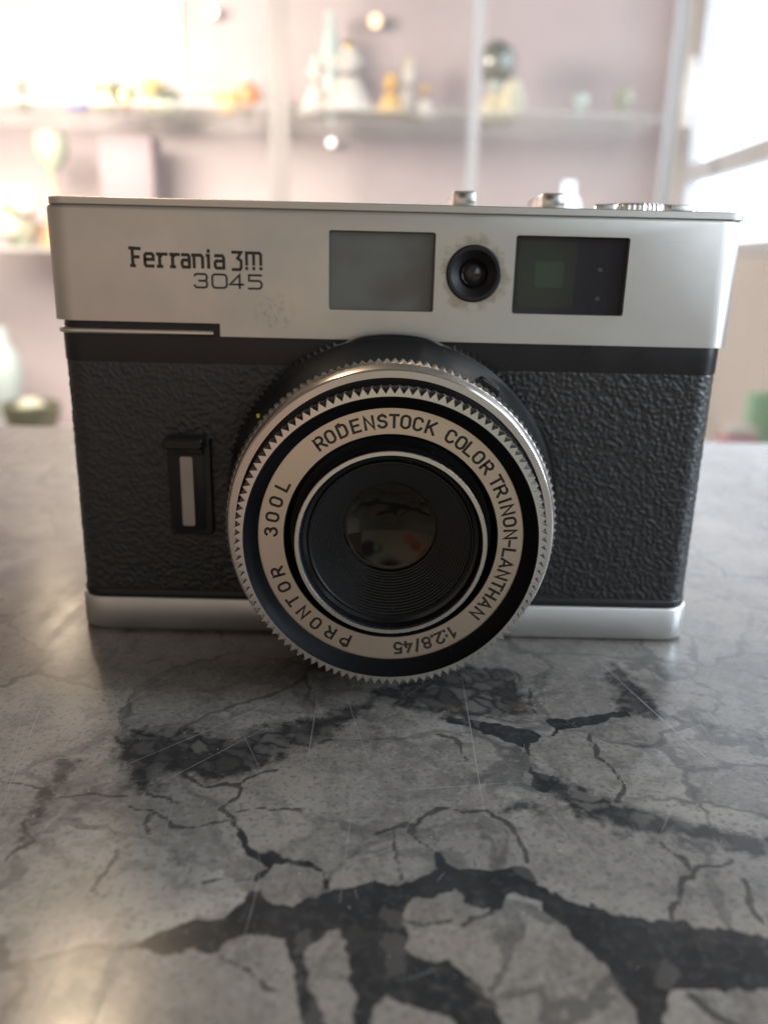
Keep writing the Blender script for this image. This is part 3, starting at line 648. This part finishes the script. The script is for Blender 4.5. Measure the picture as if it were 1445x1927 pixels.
# engraved name on the top cover, square slab letters
ink = Ink()
def flat_f(x0, z0, sx, sz): return lambda q, lift: (x0 + q.x * sx, -.014 - lift * .25, z0 + q.y * sz)
K = 22.37 / 602
def gx_(c): return -44.85 + (c - 440) * K
xh = .70
SLAB = {'F': [[(.22, 0), (.22, 1)], [(-.05, 1.0), (1.0, .97)], [(.22, .50), (.85, .50)], [(.02, 0), (.42, 0)]],
 'e': [[(.12, .38), (.95, .38), (.95, .62), (.82, xh), (.22, xh), (.08, .60), (.08, .1), (.2, 0), (.95, 0)]],
 'r': [[(.25, 0), (.25, xh), (.0, xh)], [(.25, .52), (.55, xh), (1.0, xh)], [(.02, 0), (.5, 0)]],
 'a': [[(.1, xh), (.78, xh), (.9, .58), (.9, 0)], [(.9, .40), (.2, .40), (.08, .3), (.08, .1), (.2, 0), (.9, 0)]],
 'n': [[(.15, 0), (.15, xh), (.75, xh), (.9, .58), (.9, 0)], [(.0, xh), (.15, xh)]],
 'i': [[(.5, 0), (.5, xh), (.1, xh)], [(.5, .90), (.5, 1.0)]],
 '3': [[(.0, 1.0), (.92, 1.0), (.55, .62), (.92, .48), (.92, .06), (.78, -.08), (.0, -.08)]],
 'm': [[(.05, .25), (.05, .98), (.85, .98), (.95, .88), (.95, .25)], [(.5, .98), (.5, .25)], [(.05, -.04), (.05, .06)], [(.5, -.04), (.5, .06)], [(.95, -.04), (.95, .06)]]}
for ch, a, b_ in (('F', 442, 487), ('e', 504, 548), ('r', 564, 608), ('r', 624, 664), ('a', 674, 714), ('n', 724, 776), ('i', 788, 808), ('a', 824, 872)):
    w_ = (b_ - a) * K
    for st in SLAB[ch]: ink.stroke([(x * w_, y * 2.85) for x, y in st], .54, flat_f(gx_(a), 68.0 - (a - 440) / 600 * .12, 1, 1), .3)
ink.build("lettering", M_ink, top, 0)
ink = Ink()
for ch, a, b_ in (('3', 907, 950), ('m', 968, 1040)):
    w_ = (b_ - a) * K
    for st in SLAB[ch]: ink.stroke([(x * w_, y * 2.6) for x, y in st], .50, flat_f(gx_(a), 67.95, 1, 1), .3)
ink.build("emblem", M_ink, top, 0)
ink = Ink()
WID = {'3': [[(.02, .82)] + arc(.2, .82, .18, .18, 180, 90, 4) + arc(.80, .75, .19, .25, 90, -90, 7) + [(.35, .5)], arc(.80, .25, .20, .25, 90, -90, 7) + arc(.2, .18, .2, .18, 270, 180, 4)],
 '0': [stadium(1.0, 1.0, .24)], '4': [[(.72, 0), (.72, 1), (.0, .28), (1.0, .28)]],
 '5': [[(.95, 1), (.06, 1), (.06, .58), (.74, .58)] + arc(.74, .29, .23, .29, 89, -90, 8) + [(.02, 0)]]}
for ch, a, b_ in (('3', 730, 788), ('0', 812, 878), ('4', 893, 955), ('5', 977, 1041)):
    w_ = (b_ - a) * K
    for st in WID[ch]: ink.stroke([(x * w_, y * 2.2) for x, y in st], .36, flat_f(gx_(a), 64.68, 1, 1), .3)
ink.build("lettering", M_ink, top, 0)

# ------------------------------------------------------------------ the room behind: cabinet wall, window, shelves (metres from here)
def wallmat(name, base, sc=6):
    m = mat(name, base, .7); g = G(m); p = g.pos(); nz = g.noise(p, sc, 4, .6).outputs[0]
    g.set('Base Color', g.mix(g.mr(nz, .35, .65), tuple(c * .93 for c in base), base)); return m
M_wall = wallmat("lilac_wall_paint", (.60, .53, .535)); M_white = wallmat("white_paint", (.75, .74, .72)); M_floor = wallmat("floor_tiles", (.25, .23, .21))
def rbox(name, m, parent, x0, x1, y0, y1, z0, z1, bevel=0): return MB().box(x0, x1, y0, y1, z0, z1).build(name, m, parent, 0 if not bevel else 30, 1.0, bevel or None)
o = rbox("back_wall", M_wall, None, -2.6, .74, 2.16, 2.22, -.9, 2.3); tag(o, "lilac painted wall behind the glass cabinet", "wall", kind="structure")
o = rbox("floor", M_floor, None, -3, 3, .35, 2.5, -.96, -.9); tag(o, "dark floor behind the counter", "floor", kind="structure")
mb = MB()     # right wall with a window opening
WX = .745
mb.box(WX, WX + .06, -1.95, 2.158, -.9, .12); mb.box(WX, WX + .06, -1.95, 2.158, 1.05, 2.3); mb.box(WX, WX + .06, 2.06, 2.158, .122, 1.048)
mb.box(WX, WX + .06, -1.95, -1.8, .122, 1.048)
o = mb.build("side_wall", M_white, None, 0, 1.0); tag(o, "pale side wall round the bright shop window", "wall", kind="structure")
win = empty("shop_window", (WX, .7, .12)); tag(win, "large overexposed shop window with a grey crossbar", "window")
M_pane = mat("daylight_pane", (.8, .8, .8), .3, emit=(.82, .93, 1.06), estr=2.1)
def under(parent, o):
    o.parent = parent; o.matrix_parent_inverse = Matrix.Translation(-Vector(parent.location)); return o
M_frame = wallmat("grey_window_frame", (.70, .73, .77))
under(win, rbox("pane", M_pane, None, WX + .04, WX + .045, -1.796, 2.056, .125, 1.045))
mb = MB(); mb.box(WX + .005, WX + .035, -1.798, 2.058, .30, .345); mb.box(WX + .005, WX + .035, -1.798, 2.058, .123, .15); mb.box(WX + .005, WX + .035, 2.02, 2.058, .151, .299); mb.box(WX + .005, WX + .035, 2.02, 2.058, .346, 1.04)
mb.box(WX + .005, WX + .035, 1.0, 1.04, .346, 1.04)
under(win, mb.build("frame", M_frame, None, 0, 1.0))

cab = empty("display_cabinet", (-.3, 1.8, -.9)); tag(cab, "tall glass display cabinet with glass shelves along the lilac wall", "cabinet")
M_shelf = mat("green_shelf_glass", (.80, .86, .83), .08); M_shelf.node_tree.nodes['Principled BSDF'].inputs['Alpha'].default_value = .30
M_alu = mat("cabinet_aluminium", (.40, .39, .37), .45, .3)
M_gedge = mat("glass_door_edge", (.72, .76, .80), .15); M_gedge.node_tree.nodes['Principled BSDF'].inputs['Alpha'].default_value = .55
for z in (.415, .100): under(cab, rbox("shelf", M_shelf, None, -1.6, .62, 1.82, 2.15, z, z + .008))
under(cab, rbox("base_cupboard", M_wall, None, -1.6, .62, 1.80, 2.15, -.895, -.37))
for x0, x1 in ((-.262, -.247), (-.240, -.224), (.620, .636)): under(cab, rbox("post", M_alu, None, x0, x1, 1.785, 1.80, -.89, 1.5))
for x0, x1 in ((.174, .198), (.605, .617)): under(cab, rbox("door_edge", M_gedge, None, x0, x1, 1.786, 1.797, -.36, 1.5))

# objects on the shelves
def at(x, y, Yd):
    d = fwd + right * ((x - 722.5) / 1500) - up * ((y - 963.5) / 1500); t = (Yd - CAM.y) / d.y; return CAM + d * t
def pxsize(Yd): return (Yd - CAM.y) / 1500
def cm(name, base, rough=.3, **k): return mat(name, base, rough, **k)
M_porc = cm("white_porcelain", (.82, .80, .76), .18); M_gold = cm("gilt", (.78, .55, .22), .25, metal=.9); M_orange = cm("orange_glaze", (.75, .33, .17), .3)
M_blue = cm("blue_glaze", (.18, .22, .55), .25); M_olive = cm("olive_bronze", (.20, .21, .14), .35, metal=.3); M_sage = cm("sage_glass", (.45, .48, .38), .2)
M_amber = cm("amber_glass", (.80, .55, .25), .15); M_pink = cm("pink_card", (.75, .40, .50), .5); M_green = cm("green_card", (.42, .70, .52), .5); M_mauve = cm("mauve_reflection", (.34, .29, .31), .6)
M_teal = cm("pale_teal_glass", (.62, .72, .70), .12); M_cream = cm("cream_petals", (.75, .73, .58), .5); M_grey = cm("grey_pewter", (.33, .35, .33), .3, metal=.5); M_paper = cm("white_paper", (.86, .85, .82), .8)
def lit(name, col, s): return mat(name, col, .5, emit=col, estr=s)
VASE = [(0.01, 0), (.30, 0), (.34, .04), (.22, .12), (.40, .35), (.50, .55), (.42, .75), (.20, .88), (.24, 1.0), (.20, 1.0), (.16, .9)]
GOBLET = [(.01, 0), (.42, 0), (.40, .05), (.10, .12), (.08, .38), (.20, .46), (.46, .66), (.50, .85), (.42, 1.0), (.38, 1.0), (.40, .8), (.01, .55)]
BELL = [(.01, 0), (.50, 0), (.48, .1), (.34, .4), (.22, .62), (.20, .68)]
BOWL = [(.01, 0), (.22, 0), (.24, .1), (.42, .45), (.50, .9), (.46, .95), (.36, .5), (.01, .25)]
BOTTLE = [(.01, 0), (.46, 0), (.50, .08), (.50, .5), (.40, .66), (.16, .76), (.15, .95), (.22, .96), (.22, 1.0), (.01, 1.0)]
JAR = [(.01, 0), (.44, 0), (.5, .15), (.5, .7), (.4, .82), (.40, .86)]
def place(name, cx, bot, wpx, hpx, z, Yd, parts, label, cat, group=None):
    """lathe-turned thing standing on height z at distance Yd; parts: (part name, profile, material, z0 fraction, z1 fraction, width fraction)"""
    P = at(cx, bot, Yd); s = pxsize(Yd); H_ = hpx * s; Wd = wpx * s
    t = empty(name, (P.x, Yd, z)); tag(t, label, cat, group)
    for pn, prof, m, z0, z1, wf in parts:
        if prof == 'box':
            o = MB().box(-Wd * wf / 2, Wd * wf / 2, -Wd * wf * .35, Wd * wf * .35, z0 * H_, z1 * H_).build(pn, m, None, 30, 1.0, Wd * .04)
        elif prof == 'ball':
            r = min(Wd * wf, (z1 - z0) * H_) / 2; o = lathe_z([(max(r * math.sin(PI * i / 12), .0002), z0 * H_ + r - r * math.cos(PI * i / 12)) for i in range(13)]).build(pn, m, None, 60, 1.0)
        else:
            o = lathe_z([(r * Wd * wf, (z0 + (z1 - z0) * q) * H_) for r, q in prof]).build(pn, m, None, 50, 1.0)
        o.parent = t
    return t
S1 = .4245; S2 = .1095; Y1 = 1.97
fig = lambda m, m2: [('robe', BELL, m, 0, .72, 1.0), ('torso', VASE, m, .55, .88, .55), ('head', 'ball', m2, .80, 1.0, .5)]
place('figurine', 42, 160, 26, 46, S1, Y1, fig(M_olive, M_olive), "tiny dark figurine at the far left end of the upper shelf", "figurine")
place('perfume_bottle', 146, 162, 36, 40, S1, Y1, [('bottle', BOTTLE, M_blue, 0, .75, 1.0), ('stopper', 'ball', M_porc, .74, 1, .5)], "small blue bottle on the upper shelf below the white notice", "bottle")
place('trinket_box', 198, 168, 40, 50, S1, Y1, [('case', 'box', M_olive, 0, .8, .8), ('lid', 'box', M_sage, .81, 1, 1.0)], "dark olive trinket box right of the blue bottle", "box")
place('brass_cup', 236, 168, 34, 36, S1, Y1, [('cup', BOWL, M_gold, 0, 1, 1.0)], "small brass cup right of the dark trinket box", "cup", "brass cups on the upper shelf")
place('brass_cup', 280, 170, 34, 48, S1, Y1 - .05, [('cup', GOBLET, M_amber, 0, 1, 1.0)], "amber stemmed cup in front of the grey green jar", "cup", "brass cups on the upper shelf")
place('jar', 306, 172, 62, 58, S1, Y1 + .05, [('pot', JAR, M_sage, 0, .85, 1.0), ('knob', 'ball', M_gold, .8, 1, .3)], "round grey green jar with gilt knob on the upper shelf", "jar")
place('bird_ornament', 432, 176, 56, 40, S1, Y1, [('body', BOWL, M_amber, 0, .8, 1.0), ('head', 'ball', M_cream, .55, 1, .45)], "amber bird shaped ornament left of the orange ball", "ornament")
place('orange_ball', 468, 176, 40, 46, S1, Y1 - .04, [('foot', BELL, M_gold, 0, .25, .6), ('globe', 'ball', M_orange, .15, 1, 1.0)], "bright orange glass ball beside the cabinet post", "ornament")
place('slim_vase', 464, 174, 22, 76, S1, Y1 + .08, [('body', VASE, M_teal, 0, 1, 1.0)], "slim pale vase standing behind the orange ball", "vase")
place('figurine', 598, 190, 62, 96, S1, Y1, fig(M_porc, M_porc), "slender white porcelain figurine right of the cabinet post", "figurine")
place('figurine', 655, 192, 96, 112, S1, Y1 - .04, fig(M_porc, M_gold), "largest white porcelain figurine with gilt head on the upper shelf", "figurine")
place('glass_vase', 622, 186, 34, 168, S1, Y1 + .10, [('body', VASE, M_teal, 0, 1, 1.0)], "tall pale glass vase behind the white figurines", "vase")
place('figurine', 735, 194, 52, 66, S1, Y1 - .05, fig(M_amber, M_gold), "small amber and gilt figurine left of the white bell", "figurine")
place('figurine', 768, 194, 44, 100, S1, Y1 + .04, fig(M_porc, M_cream), "narrow cream and white figurine behind the amber one", "figurine")
place('hand_bell', 800, 196, 46, 56, S1, Y1, [('bell', BELL, M_porc, 0, .75, 1.0), ('handle', 'ball', M_amber, .7, 1, .3)], "white porcelain hand bell at the end of the figurine row", "bell")
place('ornament', 930, 200, 66, 126, S1, Y1, [('base', BELL, M_cream, 0, .5, 1.0), ('column', VASE, M_teal, .3, .75, .5), ('dial', 'ball', M_grey, .45, 1, 1.0)], "dark round topped ornament on a cream base near the door edge", "ornament")
place('flower_pot', 962, 200, 50, 60, S1, Y1 - .05, [('pot', BOWL, M_cream, 0, .6, 1.0), ('petals', 'ball', M_cream, .4, 1, .8)], "cream flower pot right of the dark ornament", "pot")
place('small_glass', 1090, 204, 30, 44, S1, Y1, [('bowl', GOBLET, M_teal, 0, 1, 1.0)], "left one of two small clear glasses on the upper shelf", "glass", "small glasses on the upper shelf")
place('small_glass', 1170, 208, 34, 52, S1, Y1, [('bowl', GOBLET, M_sage, 0, 1, 1.0)], "right one of two small glasses, greyish, on the upper shelf", "glass", "small glasses on the upper shelf")
place('slim_vase', 1290, 212, 30, 104, S1, Y1, [('body', VASE, M_porc, 0, 1, 1.0)], "pale slim vase at the right end of the upper shelf", "vase")
place('trophy_cup', 111, 445, 62, 190, S2, Y1, [('foot', BELL, M_orange, 0, .48, 1.0), ('cup', GOBLET, M_sage, .40, 1, .95)], "tall grey green goblet with orange foot on the lower shelf", "goblet")
fl = place('flower_bunch', 42, 462, 110, 90, S2, Y1, [('bowl', BOWL, M_sage, 0, .5, .7), ('petals', 'ball', M_cream, .3, .9, 1.0)], "cream flower bunch in a low bowl on the lower shelf", "flowers")
for i in range(9):
    r = .014 + random.random() * .012; q = lathe_z([(max(r * math.sin(PI * k / 8), .0002), -r * math.cos(PI * k / 8)) for k in range(9)], 12).build("blossom", random.choice((M_cream, M_porc, M_sage)), fl, 60, 1.0)
    q.location = (random.uniform(-.06, .06), random.uniform(-.03, .0) - .02, random.uniform(.04, .12))
place('mauve_reflection', 256, 450, 92, 190, S2, Y1 + .06, [('case', 'box', M_mauve, 0, .98, 1.0)], "flat mauve slab standing in for a reflection above the lower shelf", "box")  # mauve tone of a reflection, put in as a solid slab
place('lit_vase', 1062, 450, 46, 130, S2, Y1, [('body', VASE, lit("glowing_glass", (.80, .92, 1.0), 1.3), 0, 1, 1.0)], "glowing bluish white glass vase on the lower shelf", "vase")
place('teal_vase', 20, 800, 70, 200, -.37, Y1, [('body', VASE, M_teal, 0, 1, 1.0)], "pale teal glass vase at the left edge below the lower shelf", "vase")
place('olive_bowl', 66, 830, 110, 90, -.37, Y1 - .1, [('bowl', BOWL, M_olive, 0, .9, 1.0), ('moss', 'ball', M_cream, .3, 1.0, .55)], "dark olive bowl with mossy filling behind the counter edge", "bowl")
# side board under the window with packages
sb = empty("side_board", (.6, 1.25, -.9)); tag(sb, "low pale side board under the shop window", "sideboard")
under(sb, rbox("board_top", M_white, None, .44, .74, .95, 1.60, -.28, -.25)); under(sb, rbox("board_front", M_grey, None, .45, .735, .97, 1.59, -.895, -.282))
place('package', 1392, 790, 60, 92, -.249, 1.20, [('carton', 'box', M_pink, 0, .8, 1.0), ('flap', 'box', M_porc, .81, 1, .98)], "pink package on the side board under the window", "package")
place('package', 1428, 790, 46, 120, -.249, 1.35, [('carton', 'box', M_green, 0, 1.0, 1.0)], "green package behind the pink one on the side board", "package")
place('package', 1440, 810, 76, 52, -.249, 1.08, [('carton', 'box', M_porc, 0, .85, 1.0), ('band', 'box', M_amber, .3, .5, 1.02)], "white carton with amber band on the side board", "package")

# wall notice, small lights, and two highlights put in as glowing discs
pn = at(215, 60, 2.15); s_ = pxsize(2.15)
note = rbox("notice", M_paper, None, pn.x - 112 * s_, pn.x + 112 * s_, 2.148, 2.156, pn.z - 70 * s_, pn.z + 190 * s_); tag(note, "large white paper notice on the wall at upper left", "notice")
M_bulb = lit("warm_bulb", (1.0, .86, .62), 7.0); M_bulb_glint = lit("amber_bulb_and_glint", (1.0, .70, .42), 1.6); M_glint_white = lit("white_glint_glow", (1.0, .97, .92), 3.0)
def spot(cx, cy_, r, Yd, m, label, n=24):
    P = at(cx, cy_, Yd); rr_ = r * pxsize(Yd); t = empty("spotlight", (P.x, Yd, P.z)); tag(t, label, "light", "small round lights in the cabinet")
    for nm_, prof, mm in (("housing", [(rr_ * .5, .03), (rr_ * 1.12, .02), (rr_ * 1.12, -.004), (rr_ * 1.0, -.004)], M_white), ("lamp_disc", [(.0003, -.002), (rr_, -.002)], m)):
        vs = MB(); m_ = len(prof); V = []; F = []
        for i in range(n):
            a = 2 * PI * i / n; V += [(q * math.cos(a), y, q * math.sin(a)) for q, y in prof]
        for i in range(n):
            j = (i + 1) % n; F += [(i * m_ + k, i * m_ + k + 1, j * m_ + k + 1, j * m_ + k) for k in range(m_ - 1)]
        vs.add(V, F).build(nm_, mm, t, 40, 1.0)
lamp("spotlight_glow", 'POINT', at(130, 60, 2.0), (0, 0, 0), .32, (1.0, .93, .82), shadow_soft_size=.03)
spot(90, 12, 20, 2.10, M_bulb, "brightest round light beside the white notice")
spot(397, 22, 9, 2.12, M_bulb, "small warm round light right of the white notice")
spot(706, 40, 10, 2.12, M_bulb_glint, "dim amber round light above the amber figurine")
spot(623, 268, 6, 2.12, M_glint_white, "small glowing disc for a white highlight below the upper shelf")  # glowing disc added for a bright reflection, no fitting of its own
spot(322, 118, 5, 1.93, M_bulb_glint, "tiny glowing disc for a gold highlight above the grey green jar")  # glowing disc added for a highlight on the brassware
